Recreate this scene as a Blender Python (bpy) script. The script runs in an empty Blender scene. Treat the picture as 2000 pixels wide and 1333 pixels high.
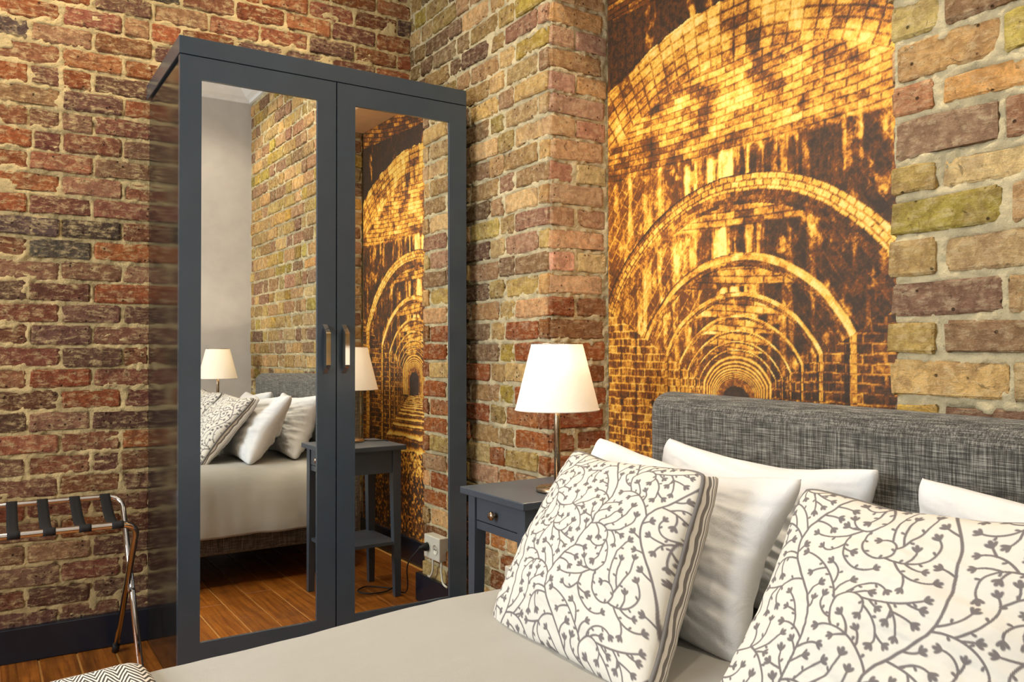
import bpy, bmesh, math, random
import numpy as np
from mathutils import Vector, Matrix

sc = bpy.context.scene
COL = sc.collection
# ------------------------------------------------------------------ camera
cam_d = bpy.data.cameras.new('camera'); cam = bpy.data.objects.new('camera', cam_d); COL.objects.link(cam)
cam_d.sensor_width = 36.0
cam_d.lens = 36.0 * 1611.7 / 2000.0
cam_d.clip_start = 0.02
cam.location = (-1.5057, -3.1274, 1.0)
cam.rotation_euler = (math.pi / 2 + 0.0133, 0.0016, -0.5711)
sc.camera = cam
# ------------------------------------------------------------------ world, daylight, exposure
w = bpy.data.worlds.new('sky'); sc.world = w; w.use_nodes = True
w.node_tree.nodes['Background'].inputs[0].default_value = (0.75, 0.86, 1.0, 1)
w.node_tree.nodes['Background'].inputs[1].default_value = 1.0
sc.view_settings.view_transform = 'Standard'
sc.view_settings.look = 'None'
sc.view_settings.gamma = 1.0
sc.view_settings.use_curve_mapping = False
sc.view_settings.exposure = 0.32
RX0, RY0, RZ1 = -3.3, -3.4527, 2.735      # room: x from RX0 to 0, y from RY0 to 0
ad = bpy.data.lights.new('window_daylight', 'AREA'); ad.shape = 'RECTANGLE'; ad.size = 1.5; ad.size_y = 1.5
ad.energy = 92.0; ad.color = (0.93, 0.97, 1.0)
ao = bpy.data.objects.new('window_daylight', ad); COL.objects.link(ao)
ao.location = (RX0 - 0.16, -1.75, 1.5); ao.rotation_euler = (0, -math.pi / 2, 0)
DOWN_ENERGY = 30.0
DOWN_COLOR = (1.0, 0.85, 0.65)
LAMP_ENERGY = 46.0
LAMP_COLOR = (1.0, 0.84, 0.64)

rng = random.Random(7)
# ------------------------------------------------------------------ noise
def _hash(ix, iy, seed):
    n = (ix * 374761393 + iy * 668265263 + seed * 974711) & 0xffffffff
    n = ((n ^ (n >> 13)) * 1274126177) & 0xffffffff
    n = n ^ (n >> 16)
    return (n & 0xffff) / 65535.0
def vnoise(x, y, seed=0):
    x = np.asarray(x, float); y = np.asarray(y, float)
    ix = np.floor(x).astype(np.int64); iy = np.floor(y).astype(np.int64)
    fx = x - ix; fy = y - iy; fx = fx * fx * (3 - 2 * fx); fy = fy * fy * (3 - 2 * fy)
    a = _hash(ix, iy, seed); b = _hash(ix + 1, iy, seed); c = _hash(ix, iy + 1, seed); d = _hash(ix + 1, iy + 1, seed)
    return (a * (1 - fx) + b * fx) * (1 - fy) + (c * (1 - fx) + d * fx) * fy
def fbm(x, y, seed=0, o=4):
    s = 0; a = .5; t = 0
    for k in range(o):
        s = s + a * vnoise(x * 2 ** k, y * 2 ** k, seed + k * 17); t += a; a *= .5
    return s / t
def sstep(a, b, x):
    q = np.clip((x - a) / (b - a), 0, 1); return q * q * (3 - 2 * q)

# ------------------------------------------------------------------ materials
def lin(c):
    if isinstance(c[0], int): c = [v / 255 for v in c]
    return tuple(v / 12.92 if v <= .04045 else ((v + .055) / 1.055) ** 2.4 for v in c[:3]) + (1.0,)
class Mat:
    def __init__(s, name, rough=.6, metal=0.0, color=None):
        s.m = bpy.data.materials.new(name); s.m.use_nodes = True
        s.t = s.m.node_tree; s.b = s.t.nodes['Principled BSDF']; s.out = s.t.nodes['Material Output']
        s.set('Roughness', rough); s.set('Metallic', metal)
        if color: s.set('Base Color', lin(color))
    def set(s, k, v):
        if hasattr(v, 'node'): s.t.links.new(v, s.b.inputs[k])
        else: s.b.inputs[k].default_value = v
        return s
    def new(s, typ, props=None, **ins):
        n = s.t.nodes.new(typ)
        for k, v in (props or {}).items(): setattr(n, k, v)
        for k, v in ins.items():
            k = k.replace('_', ' ')
            s.put(n.inputs[k], v)
        return n
    def put(s, sock, v):
        if hasattr(v, 'node'): s.t.links.new(v, sock)
        else: sock.default_value = v
    def math(s, op, a, b=0.0, c=None, clamp=False):
        n = s.t.nodes.new('ShaderNodeMath'); n.operation = op; n.use_clamp = clamp
        s.put(n.inputs[0], a); s.put(n.inputs[1], b)
        if c is not None: s.put(n.inputs[2], c)
        return n.outputs[0]
    def mix(s, f, a, b, mode='MIX'):
        n = s.t.nodes.new('ShaderNodeMix'); n.data_type = 'RGBA'; n.blend_type = mode
        s.put(n.inputs[0], f); s.put(n.inputs[6], a); s.put(n.inputs[7], b)
        return n.outputs[2]
    def step(s, x, a, b):
        n = s.t.nodes.new('ShaderNodeMapRange'); n.interpolation_type = 'SMOOTHSTEP'
        s.put(n.inputs[0], x); n.inputs[1].default_value = a; n.inputs[2].default_value = b
        return n.outputs[0]
    def pos(s): return s.t.nodes.new('ShaderNodeNewGeometry').outputs['Position']
    def coord(s, which): return s.t.nodes.new('ShaderNodeTexCoord').outputs[which]
    def mapping(s, vec, scale=(1, 1, 1), rot=(0, 0, 0), loc=(0, 0, 0)):
        n = s.t.nodes.new('ShaderNodeMapping'); s.t.links.new(vec, n.inputs[0])
        n.inputs[1].default_value = loc; n.inputs[2].default_value = rot; n.inputs[3].default_value = scale
        return n.outputs[0]
    def noise(s, vec, scale, detail=4, rough=.55, dist=0.0):
        n = s.t.nodes.new('ShaderNodeTexNoise'); s.t.links.new(vec, n.inputs['Vector'])
        n.inputs['Scale'].default_value = scale; n.inputs['Detail'].default_value = detail
        n.inputs['Roughness'].default_value = rough; n.inputs['Distortion'].default_value = dist
        return n.outputs[0]
    def xyz(s, vec):
        n = s.t.nodes.new('ShaderNodeSeparateXYZ'); s.t.links.new(vec, n.inputs[0]); return n.outputs
    def ramp(s, x, stops):
        n = s.t.nodes.new('ShaderNodeValToRGB'); s.put(n.inputs[0], x); e = n.color_ramp.elements
        while len(e) < len(stops): e.new(0.5)
        for el, (p, c) in zip(e, stops): el.position = p; el.color = lin(c)
        return n.outputs[0]
    def bump(s, h, strength=.5, dist=.01):
        n = s.t.nodes.new('ShaderNodeBump'); s.t.links.new(h, n.inputs['Height'])
        n.inputs['Strength'].default_value = strength; n.inputs['Distance'].default_value = dist
        s.t.links.new(n.outputs[0], s.b.inputs['Normal']); return s

def brick_mat(name, mortar, haze, attr, streak, tone2, soot):
    M = Mat(name, .92); p = M.pos()
    if attr: base = M.new('ShaderNodeVertexColor', {'layer_name': 'Col'}).outputs[0]
    else: base = M.new('ShaderNodeObjectInfo').outputs['Color']
    big = M.noise(p, 13, 3, .6, .6); mid = M.noise(p, 42, 6, .68, .4); fine = M.noise(p, 190, 4, .75)
    st = M.noise(M.mapping(p, (10, 10, streak)), 3.0, 6, .68, .5)
    c = M.mix(M.math('MULTIPLY', M.step(big, .46, .62), .65), base, M.mix(.55, base, lin(tone2)))
    c = M.mix(M.math('MULTIPLY', M.step(mid, .36, .62), .55), M.mix(1.0, c, (.66, .62, .58, 1), 'MULTIPLY'), M.mix(1.0, c, (1.22, 1.2, 1.16, 1), 'MULTIPLY'))
    hz = M.math('MULTIPLY', M.step(M.math('ADD', M.math('MULTIPLY', st, .62), M.math('MULTIPLY', mid, .38)), .47, .64), haze)
    c = M.mix(hz, c, lin(mortar))
    sm = M.math('MULTIPLY', M.step(M.noise(p, 30, 5, .7, 1.0), .60, .70), soot)
    c = M.mix(sm, c, lin((58, 42, 33)))
    pits = M.new('ShaderNodeTexVoronoi', {'feature': 'F1'}, Scale=48.0, Randomness=1.0)
    M.t.links.new(p, pits.inputs['Vector'])
    pm = M.math('MULTIPLY', M.step(pits.outputs[0], .20, .10), M.step(big, .5, .56))
    c = M.mix(M.math('MULTIPLY', pm, .8), c, lin((50, 36, 28)))
    c = M.mix(M.math('MULTIPLY', M.step(fine, .56, .70), .30), c, lin((74, 54, 40)))
    M.set('Base Color', c)
    h = M.math('ADD', M.math('MULTIPLY', mid, 1.1), M.math('ADD', M.math('MULTIPLY', fine, .45), M.math('ADD', M.math('MULTIPLY', pm, -.5), M.math('MULTIPLY', st, .6))))
    M.bump(h, 1.0, .013); M.set('Specular IOR Level', .08)
    return M.m
def mortar_mat(name, col):
    M = Mat(name, .95); p = M.pos()
    a = M.noise(p, 16, 4); b = M.noise(p, 110, 5, .7)
    c = M.mix(M.step(a, .35, .7), lin(col), lin(tuple(int(v * .86) for v in col)))
    c = M.mix(M.math('MULTIPLY', M.step(b, .55, .75), .45), c, lin(tuple(int(v * .62) for v in col)))
    M.set('Base Color', c); M.bump(b, .9, .010); M.set('Specular IOR Level', .15)
    return M.m
MORT_A, MORT_B = (216, 190, 136), (222, 206, 164)
m_brickA = brick_mat('red_brick', MORT_A, .80, False, 30, (118, 88, 74), .7)
m_brickA_far = brick_mat('red_brick_field', MORT_A, .80, True, 30, (118, 88, 74), .7)
m_brickB = brick_mat('stock_brick', MORT_B, .45, False, 34, (164, 130, 106), .6)
m_mortA = mortar_mat('lime_mortar_warm', MORT_A)
m_mortB = mortar_mat('lime_mortar_pale', MORT_B)

def paint_mat(name, col, rough=.25, peel=.0):
    M = Mat(name, rough); p = M.pos()
    n = M.noise(p, 9, 3)
    M.set('Base Color', M.mix(n, lin(col), lin(tuple(int(v * .88) for v in col))))
    if peel: M.bump(M.noise(p, 230, 2), peel, .002)
    return M.m
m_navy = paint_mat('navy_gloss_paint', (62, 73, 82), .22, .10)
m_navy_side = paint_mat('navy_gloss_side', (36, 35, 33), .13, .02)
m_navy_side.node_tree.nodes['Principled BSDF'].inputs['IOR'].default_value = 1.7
m_table = paint_mat('slate_paint', (70, 78, 87), .34, .06)
m_skirt = paint_mat('skirting_paint', (28, 33, 44), .25, .05)
m_white = paint_mat('white_paint', (238, 236, 232), .6)
m_grey = paint_mat('grey_wall_paint', (200, 196, 190), .75)
m_plaster = paint_mat('tan_soffit_plaster', (205, 160, 110), .9)
M = Mat('mirror_glass', .0, 1.0, (238, 240, 238)); n_ = M.noise(M.pos(), 2.0, 1)
M.set('Roughness', M.math('MULTIPLY', n_, .004)); m_mirror = M.m
def metal_mat(name, col, rough):
    M = Mat(name, rough, 1.0); n = M.noise(M.pos(), 60, 3)
    M.set('Base Color', lin(col)); M.set('Roughness', M.math('MULTIPLY_ADD', n, rough * .6, rough * .7)); return M.m
m_chrome = metal_mat('chrome', (222, 218, 212), .07)
m_brass = metal_mat('brushed_bronze', (172, 152, 128), .28)
m_black = paint_mat('black_webbing', (15, 14, 14), .85)
m_rubber = paint_mat('black_rubber', (22, 22, 22), .6)
m_plastic = paint_mat('cream_plastic', (226, 222, 204), .35)

def fabric_heather(name, dark, light, mid):
    M = Mat(name, .95); p = M.coord('Object')
    v1 = M.noise(M.mapping(p, (900, 900, 26)), 1, 3, .6)
    h1 = M.noise(M.mapping(p, (24, 24, 900)), 1, 3, .6)
    v2 = M.noise(M.mapping(p, (300, 300, 10)), 1, 2, .5)
    h2 = M.noise(M.mapping(p, (10, 10, 340)), 1, 2, .5)
    s = M.math('ADD', M.math('MULTIPLY', M.math('ADD', v1, h1), .32), M.math('MULTIPLY', M.math('ADD', v2, h2), .18))
    c = M.ramp(M.step(s, .36, .64), [(0, dark), (.5, mid), (1, light)])
    M.set('Base Color', c); M.bump(s, .5, .003); M.set('Sheen Weight', .15); M.set('Specular IOR Level', .1)
    return M.m
m_heather = fabric_heather('heather_grey_weave', (40, 39, 36), (156, 153, 143), (84, 82, 76))
def linen_mat(name, col, scale=420, strength=.15):
    M = Mat(name, .9); p = M.pos()
    n = M.noise(p, 5, 3); f = M.noise(p, scale, 2)
    wr = M.noise(M.mapping(p, (8, 22, 14)), 1, 4, .55, .6)
    M.set('Base Color', M.mix(n, lin(col), lin(tuple(int(v * .96) for v in col))))
    M.bump(M.math('ADD', M.math('MULTIPLY', f, .1), wr), strength, .02); M.set('Sheen Weight', .1); M.set('Specular IOR Level', .15)
    return M.m
m_sheet = linen_mat('white_cotton', (166, 164, 156), 420, .10)
m_pillow = linen_mat('white_pillowcase', (228, 229, 228), 420, .22)
M = Mat('vine_print_cotton', .9); c_ = M.new('ShaderNodeVertexColor', {'layer_name': 'Col'}).outputs[0]
M.set('Base Color', c_); M.bump(M.noise(M.pos(), 300, 3), .12, .003); M.set('Specular IOR Level', .15); m_vine = M.m
M = Mat('striped_ticking', .9); uvn = M.coord('UV'); X = M.xyz(uvn)
st_ = M.math('FRACT', M.math('MULTIPLY', M.math('ADD', X[0], M.math('MULTIPLY', M.noise(uvn, 6, 2), .012)), 150.0))
M.set('Base Color', M.mix(M.step(st_, .50, .60), lin((226, 220, 208)), lin((122, 116, 110)))); M.bump(st_, .2, .003); m_stripe = M.m
m_piping = paint_mat('grey_piping', (122, 118, 114), .85)
# herringbone throw
M = Mat('herringbone_knit', .95); X = M.xyz(M.coord('UV'))
tri = M.math('ABSOLUTE', M.math('SUBTRACT', M.math('FRACT', M.math('MULTIPLY', X[0], 22.0)), .5))
wob = M.noise(M.coord('UV'), 40, 2)
fr_ = M.math('FRACT', M.math('ADD', M.math('ADD', M.math('MULTIPLY', X[1], 95.0), M.math('MULTIPLY', tri, 5.0)), M.math('MULTIPLY', wob, .6)))
k_ = M.math('MULTIPLY', M.step(fr_, .38, .52), M.step(fr_, 1.0, .9))
M.set('Base Color', M.mix(k_, lin((226, 220, 208)), lin((66, 60, 56)))); M.bump(k_, .35, .006); m_throw = M.m
# floor boards
M = Mat('stained_pine', .28); p = M.pos(); oi = M.new('ShaderNodeObjectInfo')
g = M.noise(M.mapping(p, (70, 3.0, 70), loc=(0, 0, 0)), 1, 5, .6, .8); g2 = M.noise(p, 7, 4, .6); g3 = M.noise(p, 45, 3)
c = M.mix(M.step(g, .3, .7), lin((172, 104, 34)), lin((124, 68, 22)))
c = M.mix(M.math('MULTIPLY', M.step(g2, .45, .75), .6), c, lin((74, 42, 16)))
c = M.mix(M.math('MULTIPLY', M.step(g3, .6, .75), .35), c, lin((190, 122, 48)))
c = M.mix(M.math('MULTIPLY', oi.outputs['Random'], .35), c, lin((110, 62, 22)))
M.set('Base Color', c); M.set('Roughness', M.math('MULTIPLY_ADD', g2, .3, .2)); M.bump(M.math('ADD', g, g3), .25, .004); m_plank = M.m
m_grout = paint_mat('joint_filler', (196, 142, 70), .7)
# lampshade: thin linen, light passes through
M = Mat('linen_lampshade', .9); p = M.pos(); th = M.noise(p, 260, 3)
tr = M.new('ShaderNodeBsdfTranslucent'); df = M.new('ShaderNodeBsdfDiffuse')
cc = M.mix(th, lin((255, 250, 240)), lin((248, 236, 216)))
M.t.links.new(cc, tr.inputs[0]); M.t.links.new(cc, df.inputs[0])
mx = M.new('ShaderNodeMixShader'); mx.inputs[0].default_value = .065
M.t.links.new(df.outputs[0], mx.inputs[1]); M.t.links.new(tr.outputs[0], mx.inputs[2]); M.t.links.new(mx.outputs[0], M.out.inputs[0]); m_shade = M.m
M = Mat('lit_bulb', .4, 0, (255, 240, 215)); M.set('Emission Color', lin((255, 226, 176))); M.set('Emission Strength', 6.0); m_bulb = M.m
M = Mat('downlight_lens', .4, 0, (255, 250, 240)); M.set('Emission Color', lin((255, 236, 205))); M.set('Emission Strength', 8.0); m_lens = M.m
# window pane
M = Mat('window_pane', .0); tp = M.new('ShaderNodeBsdfTransparent'); gl = M.new('ShaderNodeBsdfGlossy'); gl.inputs['Roughness'].default_value = .02
mx = M.new('ShaderNodeMixShader'); mx.inputs[0].default_value = .06
M.t.links.new(tp.outputs[0], mx.inputs[1]); M.t.links.new(gl.outputs[0], mx.inputs[2]); M.t.links.new(mx.outputs[0], M.out.inputs[0]); m_pane = M.m
# printed mural
M = Mat('printed_wallpaper', .62); c_ = M.new('ShaderNodeVertexColor', {'layer_name': 'Col'}).outputs[0]
p = M.pos(); g = M.noise(p, 420, 3, .7)
M.set('Base Color', M.mix(M.math('MULTIPLY', M.step(g, .5, .7), .22), c_, M.mix(1.0, c_, (.45, .4, .36, 1), 'MULTIPLY'))); m_mural = M.m

# ------------------------------------------------------------------ object helpers
def link(name, me, mat, parent=None):
    o = bpy.data.objects.new(name, me); COL.objects.link(o)
    if mat is not None and len(me.materials) == 0: me.materials.append(mat)
    if parent is not None:
        o.parent = parent
        o.matrix_parent_inverse = Matrix.Translation(-Vector(parent.location)) if parent.type == 'EMPTY' else Matrix.Identity(4)
    return o
def tag(o, label, cat, group=None):
    o['label'] = label; o['category'] = cat
    if group: o['group'] = group
    return o
def thing(name, loc, label, cat, group=None):
    o = bpy.data.objects.new(name, None); COL.objects.link(o); o.location = loc; o.empty_display_size = .1
    return tag(o, label, cat, group)
def struct(o, label=None):
    o['kind'] = 'structure'
    if label: o['label'] = label
    return o
def bm_mesh(name, bm, smooth=False):
    me = bpy.data.meshes.new(name); bm.normal_update(); bm.to_mesh(me); bm.free()
    if smooth: me.polygons.foreach_set('use_smooth', [True] * len(me.polygons))
    return me
def add_box(bm, x0, x1, y0, y1, z0, z1, bevel=0.0, seg=2):
    xs, ys, zs = sorted((x0, x1)), sorted((y0, y1)), sorted((z0, z1))
    r = bmesh.ops.create_cube(bm, size=1.0)
    for v in r['verts']:
        v.co = Vector((xs[v.co.x > 0], ys[v.co.y > 0], zs[v.co.z > 0]))
    if bevel:
        es = list({e for v in r['verts'] for e in v.link_edges})
        bmesh.ops.bevel(bm, geom=es, offset=bevel, segments=seg, profile=.5, affect='EDGES')
def box(name, x0, x1, y0, y1, z0, z1, mat, parent=None, bevel=.002, seg=2, smooth=False):
    bm = bmesh.new(); add_box(bm, x0, x1, y0, y1, z0, z1, bevel, seg)
    return link(name, bm_mesh(name, bm, smooth), mat, parent)
def grid_mesh(name, P, uv=True, colors=None, smooth=True, flip=False):
    ny, nx = P.shape[:2]
    me = bpy.data.meshes.new(name)
    idx = np.arange(ny * nx).reshape(ny, nx)
    a, b, c, d = idx[:-1, :-1], idx[:-1, 1:], idx[1:, 1:], idx[1:, :-1]
    q = np.stack([a, b, c, d] if not flip else [a, d, c, b], -1).reshape(-1)
    nf = (ny - 1) * (nx - 1)
    me.vertices.add(ny * nx); me.vertices.foreach_set('co', P.reshape(-1).astype(np.float32))
    me.loops.add(nf * 4); me.loops.foreach_set('vertex_index', q.astype(np.int32))
    me.polygons.add(nf); me.polygons.foreach_set('loop_start', np.arange(0, nf * 4, 4, dtype=np.int32))
    me.update(calc_edges=True)
    if uv:
        S, T = np.meshgrid(np.linspace(0, 1, nx), np.linspace(0, 1, ny))
        st = np.stack([S, T], -1).reshape(-1, 2)[q]
        l = me.uv_layers.new(name='UVMap'); l.data.foreach_set('uv', st.reshape(-1).astype(np.float32))
    if colors is not None:
        ca = me.color_attributes.new('Col', 'FLOAT_COLOR', 'POINT')
        cl = colors.reshape(-1, 3); cl = np.where(cl <= .04045, cl / 12.92, ((cl + .055) / 1.055) ** 2.4)
        rgba = np.ones((ny * nx, 4), np.float32); rgba[:, :3] = cl
        ca.data.foreach_set('color', rgba.reshape(-1))
    me.polygons.foreach_set('use_smooth', [smooth] * nf)
    me.validate(); me.update()
    return me
def fillet(pts, r, n=6):
    pts = [Vector(p) for p in pts]; out = [pts[0]]
    for a, b, c in zip(pts, pts[1:], pts[2:]):
        d1 = (a - b); d2 = (c - b); k = min(r, d1.length * .45, d2.length * .45)
        p, q = b + d1.normalized() * k, b + d2.normalized() * k
        for i in range(n + 1):
            t = i / n; out.append(p * (1 - t) ** 2 + b * 2 * t * (1 - t) + q * t * t)
    out.append(pts[-1]); return out
def tube_bm(bm, pts, r, seg=10, closed=False):
    pts = [Vector(p) for p in pts]; n = len(pts); rings = []
    up = None
    for i, p in enumerate(pts):
        if closed: d = (pts[(i + 1) % n] - pts[i - 1]).normalized()
        else: d = (pts[min(i + 1, n - 1)] - pts[max(i - 1, 0)]).normalized()
        if up is None:
            up = Vector((0, 0, 1)) if abs(d.z) < .9 else Vector((1, 0, 0))
        s = d.cross(up).normalized(); up = s.cross(d).normalized()
        rr = r[i] if isinstance(r, (list, tuple)) else r
        rings.append([bm.verts.new(p + (s * math.cos(2 * math.pi * k / seg) + up * math.sin(2 * math.pi * k / seg)) * rr) for k in range(seg)])
    m = n if closed else n - 1
    for i in range(m):
        A, B = rings[i], rings[(i + 1) % n]
        for k in range(seg): bm.faces.new((A[k], A[(k + 1) % seg], B[(k + 1) % seg], B[k]))
    if not closed: bm.faces.new(rings[0][::-1]); bm.faces.new(rings[-1])
def tube(name, pts, r, mat, parent=None, seg=10, closed=False):
    bm = bmesh.new(); tube_bm(bm, pts, r, seg, closed)
    bmesh.ops.recalc_face_normals(bm, faces=bm.faces[:])
    return link(name, bm_mesh(name, bm, True), mat, parent)
def lathe(name, prof, c, mat, parent=None, seg=40, smooth=True):
    bm = bmesh.new(); rings = []
    for r, z in prof:
        if r < 1e-6: rings.append([bm.verts.new((c[0], c[1], z))])
        else: rings.append([bm.verts.new((c[0] + r * math.cos(2 * math.pi * k / seg), c[1] + r * math.sin(2 * math.pi * k / seg), z)) for k in range(seg)])
    for A, B in zip(rings, rings[1:]):
        for k in range(seg):
            a, b = A[k % len(A)], A[(k + 1) % len(A)]; d, e = B[k % len(B)], B[(k + 1) % len(B)]
            f = [a] + ([b] if b is not a else []) + [e] + ([d] if d is not e else [])
            if len(set(f)) >= 3: bm.faces.new(f)
    bmesh.ops.recalc_face_normals(bm, faces=bm.faces[:])
    return link(name, bm_mesh(name, bm, smooth), mat, parent)
def smooth_by_angle(o, a=35):
    o.data.polygons.foreach_set('use_smooth', [True] * len(o.data.polygons))
    if hasattr(o.data, 'set_sharp_from_angle'): o.data.set_sharp_from_angle(angle=math.radians(a))
def copy_tree(root, loc):
    def cp(o, par):
        c = o.copy(); COL.objects.link(c)
        if par is not None:
            c.parent = par; c.matrix_parent_inverse = o.matrix_parent_inverse.copy()
        for ch in o.children: cp(ch, c)
        return c
    r = cp(root, None); r.location = loc; return r
# ------------------------------------------------------------------ brick walls
def brick_variant(i):
    r = random.Random(100 + i); bm = bmesh.new(); F = []
    us = [-.5, -.455, r.uniform(-.2, .2), .455, .5]; vs_ = [-.5, -.40, .40, .5]
    for j, v in enumerate(vs_):
        row = []
        for k, u in enumerate(us):
            eu = k in (0, 4); ev = j in (0, 3)
            y = r.uniform(-.0018, .0012)
            if eu or ev: y = .0016 + r.uniform(0, .0028)
            if eu and ev: y = .004 + r.uniform(0, .004)
            du = r.uniform(-.012, .022) * (1 if u < 0 else -1) if eu else r.uniform(-.008, .008)
            dv = r.uniform(-.05, .09) * (1 if v < 0 else -1) if ev else r.uniform(-.03, .03)
            if eu and ev: du = r.uniform(.0, .05) * (1 if u < 0 else -1); dv = r.uniform(.0, .16) * (1 if v < 0 else -1)
            row.append(bm.verts.new((u + du, y, v + dv)))
        F.append(row)
    for j in range(3):
        for k in range(4): bm.faces.new((F[j][k], F[j][k + 1], F[j + 1][k + 1], F[j + 1][k]))
    per = F[0][:] + [F[j][-1] for j in range(1, 4)] + F[-1][-2::-1] + [F[j][0] for j in range(2, 0, -1)]
    back = [bm.verts.new((v.co.x, .05, v.co.z)) for v in per]
    for a in range(len(per)):
        b = (a + 1) % len(per); bm.faces.new((per[b], per[a], back[a], back[b]))
    return bm_mesh('brick_%d' % i, bm, False)
VAR = {}
def variants(mat, key):
    if key not in VAR:
        VAR[key] = [brick_variant(i) for i in range(14)]
        for m in VAR[key]: m.materials.append(mat)
    return VAR[key]
def bond(u0, u1, rows, L, H, joint, seed, mode='stretcher', start='left', phase=0.0):
    """bricks (u0,u1,z0,z1) course by course"""
    r = random.Random(seed); out = []
    for i, (z0, z1) in enumerate(rows):
        cuts = []
        if mode == 'stretcher':
            x = u0 - L + ((phase + (i % 2) * L / 2) % L)
            while x < u1:
                cuts.append((x, x + L)); x += L
        else:
            seq = ([.30 * L, L, .5 * L] if i % 2 else [L, .5 * L]) if mode == 'flemish' else [L]
            x = u1 if start == 'right' else u0; k = 0; s = -1 if start == 'right' else 1
            while (x > u0 if s < 0 else x < u1):
                w = seq[k] if k < len(seq) else (L if (k - len(seq)) % 2 == 0 else .5 * L)
                cuts.append((x - w, x) if s < 0 else (x, x + w)); x += s * w; k += 1
            cuts.sort()
        pieces = []
        for a, b in cuts:
            if mode == 'stretcher' and r.random() < .12:
                m = (a + b) / 2 + r.uniform(-.01, .01); pieces += [(a, m), (m, b)]
            else: pieces.append((a, b))
        last = None
        for a, b in pieces:
            ja = joint * r.uniform(.3, .7) if last is None else joint - last
            jb = joint * r.uniform(.25, .75); last = jb
            a2, b2 = max(a + max(ja, .002), u0), min(b - jb, u1)
            if b2 - a2 < .025: continue
            jz = r.uniform(.35, .65) * joint * .9
            out.append((a2, b2, z0 + jz + r.uniform(-.001, .001), z1 - (joint * .9 - jz)))
    return out
def brick_wall(name, loc, rot, ug, zg, bricks, pal, bmat, mmat, seed, smear, cap=300, far=None, hide=None, colour=None, order=None):
    r = random.Random(seed)
    U, Z = np.meshgrid(ug, zg)
    ins = np.full(U.shape, -.005)
    for (a, b, c, d) in bricks:
        i0, i1 = np.searchsorted(ug, a), np.searchsorted(ug, b); j0, j1 = np.searchsorted(zg, c), np.searchsorted(zg, d)
        if i1 <= i0 or j1 <= j0: continue
        uu, zz = U[j0:j1, i0:i1], Z[j0:j1, i0:i1]
        ins[j0:j1, i0:i1] = np.minimum(np.minimum(uu - a, b - uu), np.minimum(zz - c, d - zz))
    s = seed * 13
    h = -.0030 + .013 * (fbm(U * 48, Z * 48, s, 3) - .5) + .008 * (vnoise(U * 105, Z * 105, s + 2) - .5) + .007 * (fbm(U * 9, Z * 9, s + 5, 2) - .5)
    e = .002 + .036 * (fbm(U * 26, Z * 26, s + 9, 3) - .47)
    h = np.where(ins > 0, h - 1.6 * np.maximum(0, ins - np.maximum(e, 0.0)), h)
    if smear:
        m = sstep(.64, .70, fbm(U * 11, Z * 24, s + 21, 4)) * smear
        h = np.where(m > .02, np.maximum(h, -.020 * (1 - m) + (.002 + .004 * (fbm(U * 50, Z * 50, s + 3, 2) - .5)) * m), h)
    h = np.maximum(h, -.03)
    h[0, :] = h[-1, :] = -.07; h[:, 0] = h[:, -1] = -.07
    P = np.stack([U, -h, Z], -1)
    wall = link(name, grid_mesh(name, P, uv=False), mmat)
    wall.location = loc; wall.rotation_euler = (0, 0, rot); struct(wall)
    V = variants(bmat, bmat.name)
    vis = [b for b in bricks if not (hide and hide(b))]
    if order: vis.sort(key=order)
    farb = []
    for n, b in enumerate(vis):
        c = colour(b) if colour else None
        if c is None: c = r.choice(pal)
        k = r.uniform(.86, 1.14); c = [min(1.0, v / 255 * k * r.uniform(.96, 1.04)) for v in c]
        if n >= cap: farb.append((b, c)); continue
        o = bpy.data.objects.new('brick', r.choice(V)); COL.objects.link(o); o.parent = wall
        o.location = ((b[0] + b[1]) / 2, -r.uniform(-.003, .006), (b[2] + b[3]) / 2)
        o.scale = (b[1] - b[0], 1, b[3] - b[2]); o.rotation_euler = (r.uniform(-.02, .02), r.uniform(-.010, .010), r.uniform(-.012, .012))
        o.color = lin(c)
    if farb:
        vs, fs, cs = [], [], []
        for b, c in farb:
            m = r.choice(V); n0 = len(vs); oy = -r.uniform(-.002, .005)
            for v in m.vertices:
                vs.append(((b[0] + b[1]) / 2 + v.co.x * (b[1] - b[0]), v.co.y + oy, (b[2] + b[3]) / 2 + v.co.z * (b[3] - b[2]))); cs.append(lin(c))
            for p_ in m.polygons: fs.append([n0 + q for q in p_.vertices])
        me = bpy.data.meshes.new('brick_field'); me.from_pydata(vs, [], fs); me.update()
        ca = me.color_attributes.new('Col', 'FLOAT_COLOR', 'POINT'); ca.data.foreach_set('color', np.array(cs, np.float32).reshape(-1))
        fo = link('brick_field', me, far, wall); fo['kind'] = 'stuff'
    return wall

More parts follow.
